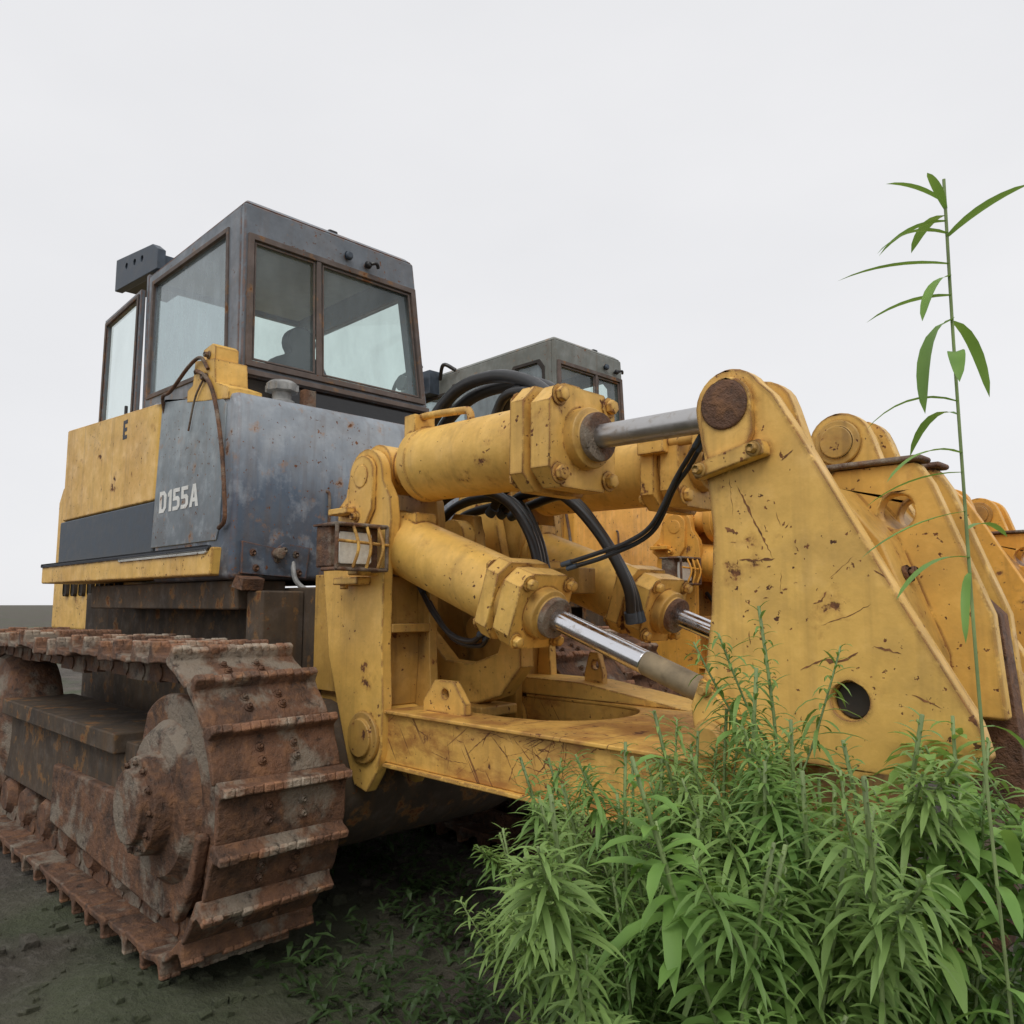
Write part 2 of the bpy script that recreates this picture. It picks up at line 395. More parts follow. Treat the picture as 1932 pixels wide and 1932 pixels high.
    if not second:
        m=MB()
        m.py([(-.87,2.70),(-.33,2.625),(-.33,2.69),(-.50,2.75),(-.52,2.89),(-.78,2.93),(-.80,2.79),(-.87,2.77)],-.86,-.665,YEL)
        m.py([(-.72,2.90),(-.56,2.88),(-.56,2.975),(-.60,3.0),(-.72,2.985)],-.84,-.70,YEL)
        m.bolt((-.62,-.86,2.80),(0,-1,0),.02,.03,RUST)
        m.bolt((-.64,-.84,2.94),(0,-1,0),.018,.03,RUST)
        mk(m,'cab_mount')
    m=MB()
    m.py([(-3.2,2.17),(-1.335,2.17),(-1.30,2.79),(-3.2,2.90)],-.84,.84,YEL)
    sc=mk(m,'side_cover',bevel=.03)
    if not second: 
        lettering('E',-1.945,-.8415,2.64,.13,1.0,STR,sc)
    m=MB()
    m.box((-3.2,-.845,1.84),(-1.325,.845,2.165),DBLUE)
    m.py([(-3.4,1.69),(-.38,1.68),(-.36,1.83),(-3.4,1.84)],-.90,-.60,YEL)
    m.py([(-3.4,1.69),(-.38,1.68),(-.36,1.83),(-3.4,1.84)],.60,.90,YEL)
    m.box((-3.4,-.903,1.815),(-.39,-.898,1.842),STR); m.box((-1.7,-.906,1.797),(-.42,-.899,1.817),WHITE)
    mk(m,'fender',bevel=.012)
    m=MB()
    m.py([(-4.7,1.3),(-2.2,1.3),(-2.2,2.84),(-2.9,2.80),(-4.6,2.62),(-4.7,2.5)],-.46,.46,YEL)
    for i in range(7): m.box((-4.3+i*.22,-.475,1.6),(-4.2+i*.22,-.46,2.2),DARK)
    hood=mk(m,'engine_hood',bevel=.03)
    m=MB(); m.cyl((-3.9,.1,2.6),(-3.9,.1,3.15),.07,RUST); m.cyl((-3.9,.1,2.72),(-3.9,.1,3.0),.12,RUST)
    mk(m,'exhaust_pipe',hood,.005)
    # ---------------- cab
    L0,L1,R0,R1=-.655,-.670,.735,.585
    XF=-2.15
    if second: R0,R1=.38,.30; XF=-2.92
    zb,zt=2.86,3.92
    def yl(z): t=(z-zb)/(zt-zb); return L0+(L1-L0)*t
    def yr(z): t=(z-zb)/(zt-zb); return R0+(R1-R0)*t
    m=MB()
    def wallx(x0,x1,za,zbb,dl,dr):
        outer=[(yl(zb),zb),(yr(zb),zb),(yr(zt),zt),(yl(zt),zt)]
        hole=[(yl(za)+dl,za),(yr(za)-dr,za),(yr(zbb)-dr,zbb),(yl(zbb)+dl,zbb)]
        m.px(outer,x0,x1,CABM,[hole])
    wallx(-.67,-.62,2.95,3.70,.05,.05)
    wallx(XF,XF+.05,2.93,3.83,.04,.04)
    def sidewall(sgn):
        yy=yl if sgn<0 else yr
        th=.045*(-sgn)
        outl=[(XF+.05,zb),(-.67,zb),(-.67,zt),(XF+.05,zt-.03)]
        if second: holes=[[(-1.18,3.0),(-.78,3.0),(-.78,3.66),(-.84,3.74),(-1.12,3.74),(-1.18,3.66)],[(-2.06,3.0),(-1.30,3.0),(-1.30,3.66),(-1.36,3.74),(-2.0,3.74),(-2.06,3.66)],[(-2.78,3.0),(-2.18,3.0),(-2.18,3.68),(-2.78,3.65)]]
        elif sgn<0: holes=[[(-2.03,3.0),(-.83,2.97),(-.85,3.80),(-1.99,3.80)]]
        else: holes=[[(-2.04,2.95),(-.76,2.95),(-.78,3.70),(-2.02,3.70)]]
        o0=len(m.v)
        m.prism(outl,holes,(0,0,0),(1,0,0),(0,0,1),(0,1,0),1.,CABM)
        for i in range(o0,len(m.v)):
            x,y,z=m.v[i]; m.v[i]=(x,yy(z)+(th if y>.5 else 0.),z)
        return holes
    hl=sidewall(-1); hr=sidewall(1)
    y0,y1=L1,R1
    m.hexa([(XF,y0,zt-.03),(-.62,y0,zt),(-.62,y1,zt),(XF,y1,zt-.03),(XF+.06,y0+.04,zt+.01),(-.66,y0+.03,zt+.035),(-.66,y1-.03,zt+.035),(XF+.06,y1-.04,zt+.01)],CABM)
    m.box((-.72,y0+.05,zt-.12),(-.6705,y1-.05,zt-.005),DARK)
    m.box((XF+.06,y0+.05,zt-.06),(-.73,y1-.05,zt-.035),LINING)
    m.box((XF,L0-.0,2.66),(-.64,R0,2.86),DARK if not second else CABM)
    m.box((-.64,L0+.20,2.68),(-.60,R0-.01,2.84),BLACK)
    m.lathe((-.62,.04,3.80),(1,0,0),[(0,.02),(.02,.02),(.025,.03),(.05,.025)],DBLUE,14)
    m.lathe((-.62,.19,3.78),(1,0,0),[(0,.015),(.03,.015),(.03,.025),(.06,.02)],BLACK,14)
    m.tube([(-.57,.19,3.78),(-.55,.23,3.79),(-.57,.26,3.77)],.012,BLACK,8)
    m.box((-.72,-.07,zt+.03),(-.66,0.,zt+.055),BLACK)
    cab=mk(m,'cab',bevel=.012)
    if not second:
        door_h=[(-2.86,2.84),(-2.22,2.84),(-2.21,3.75),(-2.84,3.70)]
        m=MB(); m.py([(-2.92,2.30),(-2.165,2.30),(-2.155,3.81),(-2.90,3.76)],-.70,-.665,CABM,[door_h])
        m.py([(p[0]+(.03 if p[0]>-2.5 else -.03),p[1]+(.03 if p[1]>3.3 else -.03)) for p in door_h],-.712,-.701,FRAME,[door_h])
        m.cyl((-2.24,-.73,2.75),(-2.24,-.73,2.95),.012,BLACK,8)
        door=mk(m,'door',cab,.006)
        mm=MB(); mm.add([(p[0],-.682,p[1]) for p in door_h],[(0,1,2,3)],GLASS); mk(mm,'door_window',door,0)
    m=MB()
    def fr(za,zc,dl,dr,w,x0,x1,ya=None,yb=None):
        A=ya or (lambda z:yl(z)+dl); B=yb or (lambda z:yr(z)-dr)
        o=[(A(za)-w,za-w),(B(za)+w,za-w),(B(zc)+w,zc+w),(A(zc)-w,zc+w)]
        h=[(A(za),za),(B(za),za),(B(zc),zc),(A(zc),zc)]
        m.px(o,x0,x1,FRAME,[h])
    fr(2.955,3.695,.055,.055,.035,-.622,-.598)
    if second: mid=lambda z:-.10
    else: mid=lambda z:-.175+.03*(3.7-z)
    m.px([(mid(2.95)-.012,2.955),(mid(2.95)+.026,2.955),(mid(3.7)+.020,3.695),(mid(3.7)-.012,3.695)],-.618,-.602,FRAME)
    for A,B in (((lambda z:yl(z)+.075),(lambda z:mid(z)-.03)),((lambda z:mid(z)+.045),(lambda z:yr(z)-.075))):
        fr(2.975,3.675,0,0,.012,-.625,-.612,A,B)
    m.box((-.615,L0+.01,2.865),(-.585,R0-.01,2.895),FRAME)
    for hs_,ysel in ((hl,yl),(hr,yr)):
        for h in hs_:
            cx=sum(p[0] for p in h)/len(h); cz=sum(p[1] for p in h)/len(h)
            o0=len(m.v)
            outer=[(p[0]+.03*(1 if p[0]>cx else -1),p[1]+.03*(1 if p[1]>cz else -1)) for p in h]
            m.prism(outer,[h],(0,0,0),(1,0,0),(0,0,1),(0,1,0),1.,FRAME if not second else DARK)
            for i in range(o0,len(m.v)):
                x,y,z=m.v[i]; b=ysel(z); m.v[i]=(x,b+(-.010 if y<.5 else .012) if ysel is yl else b+(.010 if y<.5 else -.012),z)
    mk(m,'window_frame',cab,.003,'rust-stained window frames')
    def pane(pts,name,mat=None):
        mm=MB(); mm.add(pts,[tuple(range(len(pts)))],mat or GLASS); mk(mm,name,cab,0)
    pane([(-.635,yl(2.95)+.04,2.94),(-.635,mid(2.95),2.94),(-.635,mid(3.7),3.71),(-.635,yl(3.7)+.04,3.71)],'rear_window')
    pane([(-.637,mid(2.95)+.002,2.94),(-.637,yr(2.95)-.04,2.94),(-.637,yr(3.7)-.04,3.71),(-.637,mid(3.7)+.002,3.71)],'rear_window')
    pane([(XF+.03,yl(2.93)+.03,2.92),(XF+.03,yr(2.93)-.03,2.92),(XF+.03,yr(3.83)-.03,3.84),(XF+.03,yl(3.83)+.03,3.84)],'windscreen')
    for h in hl: pane([(p[0],yl(p[1])+.02,p[1]) for p in h],'side_window',GLASSD)
    for h in hr: pane([(p[0],yr(p[1])-.02,p[1]) for p in h],'side_window')
    m=MB()
    back=[(-.40,2.80),(.10,2.80),(.10,3.06),(.06,3.13),(-.01,3.17)]+arc(-.10,3.255,.105,-40,220,14)+[(-.18,3.17),(-.28,3.12),(-.37,3.03)]
    m.px(back,-1.00,-.90,SEATM)
    m.py([(-1.40,2.80),(-.98,2.80),(-.98,2.97),(-1.42,2.99)],-.34,.06,SEATM)
    mk(m,'seat',cab,.012)
    m=MB(); m.box((-2.08,-.3,2.80),(-1.9,.2,2.98),DBLUE); m.cyl((-1.9,-.05,2.92),(-1.7,-.05,3.0),.015,BLACK,10)
    mk(m,'control_console',cab,.01)
    m=MB()
    if not second:
        m.py([(-2.85,4.00),(-1.99,3.93),(-1.99,4.08),(-2.10,4.15),(-2.85,4.26)],-.66,-.60,DBLUE,[circ(-2.45,4.12,.025,12),circ(-2.30,4.10,.025,12),circ(-2.62,4.14,.025,12)])
        m.box((-2.85,-.60,4.02),(-2.02,-.25,4.06),DBLUE)
        m.box((-2.12,-.60,3.88),(-2.02,-.50,4.03),DBLUE)
    else:
        m.box((-2.85,-.80,3.55),(-2.65,-.66,3.8),DBLUE)
        m.box((-2.68,-.80,3.70),(-2.25,-.66,3.95),DBLUE)
        m.lathe((-2.60,-.82,3.86),(0,-1,0),[(0,.06),(.08,.085),(.09,.085)],BLACK,16); m.lathe((-2.38,-.82,3.84),(0,-1,0),[(0,.05),(.06,.075),(.07,.075)],BLACK,16)
        m.tube([(-2.8,-.70,3.2),(-2.88,-.82,3.5),(-2.75,-.85,3.9),(-2.4,-.78,4.02)],.02,BLACK,8)
        m.tube([(-2.2,-.70,3.85),(-2.05,-.78,3.96),(-1.95,-.70,3.90)],.02,BLACK,8)
    mk(m,'roof_lamp_bracket',cab,.006)
    if second:
        m=MB(); m.lathe((-1.3,-.35,3.93),(0,0,1),[(0,.07),(.04,.07),(.05,.035),(.08,.03)],BLACK,14); mk(m,'roof_vent',cab,.003)
    # ---------------- tracks
    cxr,cxf,cz,rp=.13,-3.0,.69,.585
    Ls=cxr-cxf; per=2*Ls+2*math.pi*rp; N=46; pitch=per/N
    def pathpt(s):
        s%=per
        if s<Ls:
            t=s/Ls; sag=-.035*math.sin(math.pi*t*3)**2*math.sin(math.pi*t)
            return V((cxf+s,0,cz+rp+sag)),V((1,0,0))
        s-=Ls
        if s<math.pi*rp:
            a=s/rp; return V((cxr+rp*math.sin(a),0,cz+rp*math.cos(a))),V((math.cos(a),0,-math.sin(a)))
        s-=math.pi*rp
        if s<Ls: return V((cxr-s,0,cz-rp)),V((-1,0,0))
        s-=Ls; a=s/rp
        return V((cxf-rp*math.sin(a),0,cz-rp*math.cos(a))),V((-math.cos(a),0,math.sin(a)))
    shoe_me=None
    for side in (-1,1):
        yc=1.07*side
        m=MB()
        for i in range(N):
            p,t=pathpt((i+.5)*pitch); nrm=V((t.z,0,-t.x))*-1
            inn=-nrm
            for dy in (-.11,.11):
                h=pitch*.47
                a=p+V((0,yc+dy,0))
                pts=[]
                for k in (-1,1):
                    for (dd,w) in ((-h,-.022),(h,-.022),(h,.022),(-h,.022)):
                        pts.append(a+t*dd+V((0,w,0))+inn*(.0 if k<0 else .10))
                m.hexa(pts,RUST)
            q=p+t*(pitch*.5)+inn*.055
            m.cyl(q+V((0,yc-.14,0)),q+V((0,yc+.14,0)),.035,RUST,12)
        track=mk(m,'track',bevel=0,label='rusty crawler track with worn steel shoes')
        m=MB()
        m.box((-2.8,yc-.16,.38),(-.35,yc+.16,.86),HULLM)
        m.box((-2.6,yc-.22,.80),(-.5,yc+.22,.90),HULLM)
        mk(m,'track_frame',track,.01)
        for i in range(6):
            m=MB(); x=-2.6+i*.42; m.lathe((x,yc-.17,.26),(0,1,0),[(0,.09),(.05,.13),(.10,.13),(.11,.09),(.23,.09),(.24,.13),(.29,.13),(.34,.09)],RUST,18)
            mk(m,'track_roller',track,0)
        if shoe_me is None:
            sm=MB(); hl2=pitch*.5
            prof=[(-hl2+.010,-.004),(0,0),(hl2-.010,-.006),(hl2+.006,.000),(hl2+.006,.014),(hl2-.03,.024),(0,.028),(-hl2+.080,.028),(-hl2+.056,.036),(-hl2+.044,.076),(-hl2+.012,.080),(-hl2+.004,.036),(-hl2-.008,.024),(-hl2-.006,.008)]
            sm.py(prof,-.28,.28,RUST)
            RR=random.Random(2); n=14; ys_=[-.2795+.559*i/n for i in range(n+1)]
            for a_,b_ in zip(ys_,ys_[1:]):
                hh=.082+RR.uniform(-.004,.010)
                sm.py([(-hl2+.009,.060),(-hl2+.048,.058),(-hl2+.045,hh),(-hl2+.014,hh+.002)],a_,b_-.0004,WORN)
            for sx in(-.075,.075):
                for xx in (-.005,.05): sm.bolt((xx,sx,.026),(0,0,1),.014,.02,RUST)
        for i in range(N):
            p,t=pathpt((i+.5)*pitch)
            nrm=V((-t.z,0,t.x))
            if nrm.dot(p-V((min(max(p.x,cxf),cxr),0,cz)))<0: nrm=-nrm
            if shoe_me is None:
                ob=sm.make('track_shoe',track,.006); shoe_me=ob.data
            else:
                ob=bpy.data.objects.new('track_shoe',shoe_me); col.objects.link(ob); ob.parent=track
                b=ob.modifiers.new('Bevel','BEVEL'); b.width=.006; b.segments=2; b.limit_method='ANGLE'; b.angle_limit=math.radians(50); b.use_clamp_overlap=False
            yv=nrm.cross(t)
            M=Matrix((( t.x,yv.x,nrm.x),(t.y,yv.y,nrm.y),(t.z,yv.z,nrm.z))).to_4x4()
            jr=random.uniform(-.06,.06)
            ob.matrix_local=Matrix.Translation(p+V((0,yc+random.uniform(-.014,.014),0))+nrm*random.uniform(-.005,.006))@M@Matrix.Rotation(jr,4,'Y')@Matrix.Rotation(random.uniform(-.02,.02),4,'Z')
        m=MB()
        out=[]
        for i in range(26):
            a=2*math.pi*i/26; r=.555 if i%2==0 else .46
            da=.05
            out+= [(cxr+r*math.cos(a-da),cz+r*math.sin(a-da)),(cxr+r*math.cos(a+da),cz+r*math.sin(a+da))]
        m.py(out,yc-.035,yc+.035,RUST)
        m.lathe((cxr,yc,cz),(0,side,0),[(0,.42),(.08,.42),(.16,.38),(.21,.33),(.25,.30),(.26,.21),(.335,.20),(.34,.155),(.375,.15),(.38,.09)],RUST,36)
        for k in range(12):
            a=2*math.pi*k/12; m.bolt((cxr+.176*math.cos(a),yc+side*.335,cz+.176*math.sin(a)),(0,side,0),.014,.02,RUST)
        mk(m,'sprocket',track,.006)
        m=MB(); m.lathe((cxf,yc-.2,cz),(0,1,0),[(0,.3),(.05,.46),(.12,.50),(.28,.50),(.35,.46),(.4,.3)],RUST,32)
        mk(m,'idler_wheel',track,0)
        m=MB()
        ya=yc+side*.14; yb=yc+side*.20
        g=arc(.13,.69,.45,130,-80,26)+[(.13,.20),(-.6,.24),(-1.5,.30),(-1.5,.62),(-.5,.62),(-.25,.78)]
        m.py(g,min(ya,yb),max(ya,yb),RUST,[circ(cxr,cz,.262,28)])
        m.py([(.30,.27),(.36,.25),(.50,.42),(.56,.62),(.52,.64),(.45,.46)],min(yb,yb+side*.05),max(yb,yb+side*.05),RUST)
        mk(m,'sprocket_guard',track,.015)
    # ---------------- ripper
    m=MB()
    ins=[(.62,-.35),(1.28,-.35)]+[(1.28+.34*math.cos(a),.0+.35*math.sin(a)) for a in [math.radians(-66+132*i/12) for i in range(13)]]+[(1.28,.35),(.62,.35)]
    top=[(.62,-.55)]+[(2.35,-.55),(2.62,-.42),(2.62,.42),(2.35,.58),(.62,.58)]
    m.pz(top+list(reversed(ins)),.83,1.045,YELB)
    outl2=[(.72,-.575)]+[(2.36,-.575),(2.65,-.44),(2.65,.44),(2.36,.60),(.72,.60)]+[(x if x>.7 else .72,y*.985) for x,y in reversed(ins)]
    m.pz(outl2,1.045,1.062,YELB)
    m.pz(outl2,.812,.83,YEL)
    m.py([(.62,1.0621),(.62,1.15),(1.10,1.145),(1.45,1.10),(1.72,1.0621)],.342,.60,YEL)
    if not second:
        RS=random.Random(11)
        cl_=lambda p:(max(.75,min(2.3,p[0])),max(.838,min(1.04,p[1])))
        for k in range(46):
            x=RS.uniform(.85,2.2) if k<18 else RS.gauss(1.6,.25); z=RS.uniform(.85,1.03); L=RS.uniform(.04,.26); a=RS.choice((-.5,.55,-.25,.3,1.3,1.9))+RS.uniform(-.25,.25)
            p0=(x,z); bend=RS.uniform(-.5,.5)
            p1=(x+L*.5*math.cos(a),z+L*.5*math.sin(a)); p2=(p1[0]+L*.5*math.cos(a+bend),p1[1]+L*.5*math.sin(a+bend))
            m.scar([cl_(p0),cl_(p1),cl_(p2)],RS.uniform(.0012,.0042),-.55,RS,SCAR)
    for sy in(-1,1):
        m.cyl((.60,sy*.57,.935),(.60,sy*.31,.935),.125,YEL,28)
    def lug(x,y,w=.13,h=.12,zb_=1.06):
        m.py([(x-w,zb_),(x+w,zb_),(x+w,zb_+h*.35),(x+w*.45,zb_+h),(x-w*.45,zb_+h),(x-w,zb_+h*.35)],y-.02,y+.02,YEL,[circ(x+.01,zb_+h*.6,.022,12)])
    lug(1.0,-.44,.14,.14); lug(1.10,.46,.06,.16,1.13)
    ripper=mk(m,'ripper',bevel=.006,label='scratched yellow U-shaped ripper frame')
    bo=[(.21,1.70),(.25,1.45),(.28,1.28),(.38,1.02),(.47,.80),(.52,.71),(.62,.69),(.69,.78),(.725,.88),(.73,1.10),(.715,1.35),(.72,1.70),(.755,1.80),(.77,1.92),(.755,2.02),(.70,2.10)]+arc(.56,2.13,.135,5,160,10)+[(.40,2.05),(.34,2.0),(.33,1.94),(.38,1.90),(.36,1.74)]
    for sg in (-1,1):
        m=MB()
        ys=lambda a,b:(min(sg*a,sg*b),max(sg*a,sg*b))
        a,b=ys(.585,.53); m.py(bo,a,b,YEL)
        a,b=ys(.31,.26); m.py(bo,a,b,YELD)
        a,b=ys(.53,.31)
        m.py([(.30,1.72),(.30,1.25),(.5,1.06),(.62,1.06),(.64,1.30),(.62,1.66)],a,b,YELD)
        m.box((.60,a,1.40),(.72,b,1.44),YELD)
        m.box((.05,a,1.1),(.32,b,1.68),YELD)
        o=sg*.585
        d=(0,sg,0)
        m.lathe((.56,o,2.13),d,[(0,.085),(.012,.085),(.014,.055),(.03,.055),(.032,.03)],YEL,24)
        m.lathe((.60,o,.93),d,[(0,.115),(.02,.115),(.022,.085),(.04,.085),(.042,.04)],YELD,24)
        a,b=ys(.585,.61); m.py(arc(.56,2.13,.10,20,160,8)+[(.45,1.97),(.50,1.90),(.60,1.90),(.65,1.97)],a,b,YEL)
        m.bolt((.42,sg*.585,1.98),d,.025,.04,YEL); m.bolt((.53,sg*.61,1.94),d,.02,.03,YEL)
        a,b=ys(.585,.66); m.box((.36,a,1.955),(.52,b,1.985),YEL)
        a,b=ys(.585,.66); m.box((.42,a,1.62),(.62,b,1.655),YEL); m.lathe((.47,sg*.63,1.60),(0,0,1),[(0,.02),(.06,.02)],YEL,10)
        mk(m,'mounting_bracket',ripper,.006)
    def plate_outline(i=0.):
        return [(2.315,1.03),(2.31,1.24),(2.345,1.33),(2.372,1.50),(2.388,1.76),(2.365,1.98)]+arc(2.455,2.145,.118,190,30,12)+[(2.60-i*.4,2.16),(2.68-i,2.02),(2.94-i,1.53),(3.10-i,1.24),(3.12-i,1.16),(3.06-i,1.09),(2.86,1.09),(2.80,1.06),(2.70,1.09),(2.60,1.09),(2.52,1.02)]
    for (ya,yb,outer,ins_) in ((-.54,-.48,1,0.),(-.34,-.28,0,.065),(.28,.34,0,0.06),(.48,.54,1,.06)):
        m=MB()
        m.py(plate_outline(ins_),ya,yb,YELS if ya<-.5 else YEL,[circ(2.79,1.27,.052,20)])
        face=ya; dn=(0,-1,0)
        if not(outer and ya>0):
            rr=1.25 if ya>0 else 1.
            m.lathe((2.455,face,2.145),dn,[(0,.070*rr),(.016,.070*rr),(.018,.050*rr),(.030,.050*rr),(.032,.022)],YELD,24)
        if ya<-.5:
            kp=arc(2.455,2.145,.088,-5,185,12)+[(2.375,2.03),(2.39,1.975),(2.44,1.95),(2.51,1.97),(2.545,2.05)]
            m.py(kp,ya-.024,ya-.001,YELS,[circ(2.455,2.145,.068,24)])
            m.lathe((2.455,ya-.008,2.145),dn,[(0,.067),(.008,.067),(.010,.058),(.004,.055),(.004,.050),(.017,.047),(.017,.032),(.009,.030),(.009,.02),(.026,.018),(.028,.006)],RUST,24)
            m.lathe((2.455,ya-.024,2.145),dn,[(0,.080),(.008,.078),(.010,.070)],RUST,24)
            m.prism([(-.12,-.022),(.12,-.022),(.125,.0),(.12,.026),(-.12,.026)],[],(2.47,ya-.001,1.965),(.975,0,.22),(-.22,0,.975),(0,-1,0),.05,YEL)
            for k in(-.095,.095): m.bolt((2.47+k*.975,ya-.05,1.967+k*.22),dn,.018,.025,YELD)
            if not second:
                RS=random.Random(4)
                for pts,w in (([(2.475,1.895),(2.53,1.775),(2.585,1.665)],.006),([(2.475,1.665),(2.53,1.658),(2.59,1.662)],.008),([(2.43,1.765),(2.455,1.75),(2.475,1.745)],.010),
                    ([(2.655,1.345),(2.72,1.375),(2.77,1.372),(2.82,1.40)],.009),([(2.70,1.53),(2.725,1.54),(2.74,1.565)],.006),([(2.87,1.62),(2.90,1.60)],.004),([(2.86,1.42),(2.93,1.40)],.005),
                    ([(2.60,1.80),(2.61,1.76)],.003),([(2.50,1.45),(2.503,1.41)],.004),([(2.66,1.98),(2.62,1.95)],.004),([(2.72,1.47),(2.80,1.50),(2.86,1.53)],.002),([(2.42,1.40),(2.424,1.37)],.004),
                    ([(2.61,1.63),(2.60,1.55)],.002),([(2.45,1.92),(2.46,1.80)],.002),([(2.75,1.60),(2.82,1.66)],.0015),([(2.95,1.30),(3.02,1.27)],.004)):
                    m.scar(pts,w,ya,RS,SCAR)
                for k in range(40):
                    z=RS.uniform(1.15,1.95); x=RS.uniform(2.42,2.50+(2.0-z)*.6); a=RS.uniform(0,3.1); L=RS.uniform(.006,.02)
                    m.scar([(x,z),(x+L*math.cos(a),z+L*math.sin(a))],RS.uniform(.002,.005),ya,RS,SCAR)
            m.py([(2.31,1.22),(2.345,1.305),(2.47,1.19),(2.48,1.12),(2.44,1.05),(2.33,1.03)],ya-.03,ya-.001,YEL)
            m.lathe((2.38,ya-.03,1.12),dn,[(0,.062),(.015,.062),(.018,.045),(.03,.045)],YELD,24)
            m.bolt((2.365,ya-.03,1.27),dn,.016,.03,YELD)
            m.lathe((2.79,ya+.03,1.27),(0,1,0),[(0,.05),(.10,.05)],DARK,20)
        mk(m,'side_plate',ripper,.006)
    m=MB()
    m.py([(2.50,1.30),(2.56,1.80),(2.66,1.90),(2.80,1.72),(2.92,1.38),(2.92,1.18),(2.55,1.16)],-.28,.28,YELD)
    for (a,b) in ((-.12,-.06),(.06,.12)):
        m.py([(2.55,1.62),(2.55,1.93),(2.60,1.97),(2.86,1.97),(2.90,1.90),(3.04,1.50),(3.06,1.2),(2.93,1.2)],a,b,YEL,[circ(2.79,1.82,.055,20)])
        m.box((2.54,a-.02,1.972),(2.88,b+.02,1.992),RUST)
    m.cyl((2.64,-.2,1.80),(2.64,-.12,1.80),.05,RUST,18)
    for yy,zz in ((-.2,1.62),(-.2,1.5),(.2,1.62)): m.bolt((2.84,yy,zz),(.94,0,.34),.02,.03,RUST)
    m.box((2.60,-.48,1.12),(2.90,.48,1.20),YELD)
    mk(m,'cross_beam',ripper,.01)
    m=MB()
    m.py([(2.93,1.62),(3.04,1.50),(3.08,1.0),(3.0,.55),(2.75,.25),(2.68,.24),(2.84,.55),(2.93,1.0)],-.045,.045,RUST)
    mk(m,'ripper_shank',ripper,.006)
    for y in (-.42,.42):
        m=MB()
        hyd(m,(.56,y,2.18),(2.455,y,2.145),.26,1.01,.168,.205,.046,neck=.085)
        m.tube([(.82,y-.05,2.30),(.82,y-.05,2.37),(.86,y-.05,2.392),(1.12,y-.05,2.375),(1.17,y-.05,2.36),(1.18,y-.05,2.31)],.017,YEL,10)
        m.box((.77,y-.10,2.28),(.85,y+.02,2.40),YEL)
        m.box((1.53,y+.05,2.30),(1.63,y+.15,2.42),YEL)
        mk(m,'tilt_cylinder',ripper,.005)
        m=MB()
        hyd(m,(.50,y,1.868),(2.36,y,1.215 if not second else 1.70),.14,.91,.145,.160,.042,tchrome=1.63,neck=.10)
        m.box((.72,y-.06,1.86),(.82,y+.06,1.95),YEL)
        mk(m,'lift_cylinder',ripper,.005)
    def hose(pts,r=.021):
        m=MB(); m.tube(pts,r,BLACK,12,9)
        for e in (0,-1):
            p=V(pts[e]); q=V(pts[1 if e==0 else -2]); d=(q-p).normalized()
            m.cyl(p,p+d*.05,r*1.2,BLACK if second else DBLUE,12)
        mk(m,'hydraulic_hose',ripper,0)
    for k,dy in enumerate((0,.09)):
        hose([(.30,-.08+dy,2.25),(.40,-.07+dy,2.48),(.60,-.05+dy,2.645-.03*k),(.88,-.05+dy,2.665-.03*k),(1.17,-.10+dy,2.57),(1.42,-.20+dy,2.42)],.033)
    for k in range(2):
        hose([(.86,-.02-.06*k,2.32),(.93,-.03-.05*k,2.46),(1.02,-.05-.05*k,2.56-.03*k),(1.18,-.08-.05*k,2.545-.03*k),(1.42,-.2-.05*k,2.40)],.024)
    for k in range(3):
        o=.075*k; j=.03*k
        hose([(.34,-.10+o,1.62),(.38,-.10+o,1.85),(.52,-.10+o,2.04-j),(.76,-.10+o,2.10-j*1.3),(1.02-j,-.10+o,2.02),(1.18-j*1.5,-.10+o,1.84),(1.24-j*1.5,-.10+o,1.62),(1.18-j,-.05+o,1.42)],.024)
    for k in range(3):
        o=.075*k; j=.03*k
        hose([(.80,.0+o,1.98),(.97,-.02+o,2.10-j*1.3),(1.28-j,-.03+o,2.04),(1.48-j*1.5,.0+o,1.86),(1.60-j*1.5,.06+o,1.62),(1.58-j,.12+o,1.45)],.023)
    hose([(2.27,-.40,2.10),(2.20,-.37,2.04),(2.13,-.35,1.97),(2.03,-.35,1.82),(1.92,-.35,1.76),(1.80,-.35,1.73),(1.60,-.36,1.685)],.009)
    hose([(2.27,-.38,2.09),(2.19,-.35,2.01),(2.11,-.33,1.94),(2.01,-.33,1.79),(1.82,-.34,1.715),(1.62,-.35,1.67)],.009)
    hose([(.66,-.33,1.62),(.76,-.34,1.51),(.92,-.36,1.40),(1.09,-.38,1.37),(1.20,-.40,1.42)],.013)
    hose([(.64,-.30,1.62),(.76,-.31,1.49),(.92,-.33,1.37),(1.11,-.35,1.35),(1.20,-.38,1.40)],.011)
    m=MB()
    m.box((.95,.05,1.60),(1.10,.2,1.74),YEL); m.box((1.10,.10,1.58),(1.3,.22,1.70),YELD)
    m.lathe((.98,.14,1.74),(0,0,1),[(0,.04),(.08,.04),(.09,.025),(.13,.025)],YEL,14)
    m.box((.36,.12,1.60),(1.0,.16,1.64),YELD)
    mk(m,'valve_block',ripper,.005)
    m=MB()
    m.cyl((.62,-.1,1.86),(.62,.05,1.86),.10,YEL)
    m.py([(.30,1.62),(.62,1.62),(.74,1.80),(.70,1.98),(.55,2.0),(.42,1.86),(.30,1.80)],-.02,.04,YELD)
    m.py([(.30,1.62),(.70,1.60),(.74,1.72),(.60,2.28),(.45,2.30),(.30,1.9)],.16,.22,YEL)
    mk(m,'hose_bracket',ripper,.005)
    m=MB()
    m.box((1.58,.18,2.20),(1.72,.30,2.29),YEL); m.cyl((1.66,.24,2.28),(1.66,.24,2.36),.035,YEL,14); m.cyl((1.72,.24,2.25),(1.86,.24,2.25),.025,YEL,12)
    m.box((1.86,.19,2.19),(1.98,.30,2.30),YEL)
    mk(m,'pipe_fitting',ripper,.005)
    m=MB()
    m.box((.615,-.875,1.69),(.73,-.625,1.87),RUST)
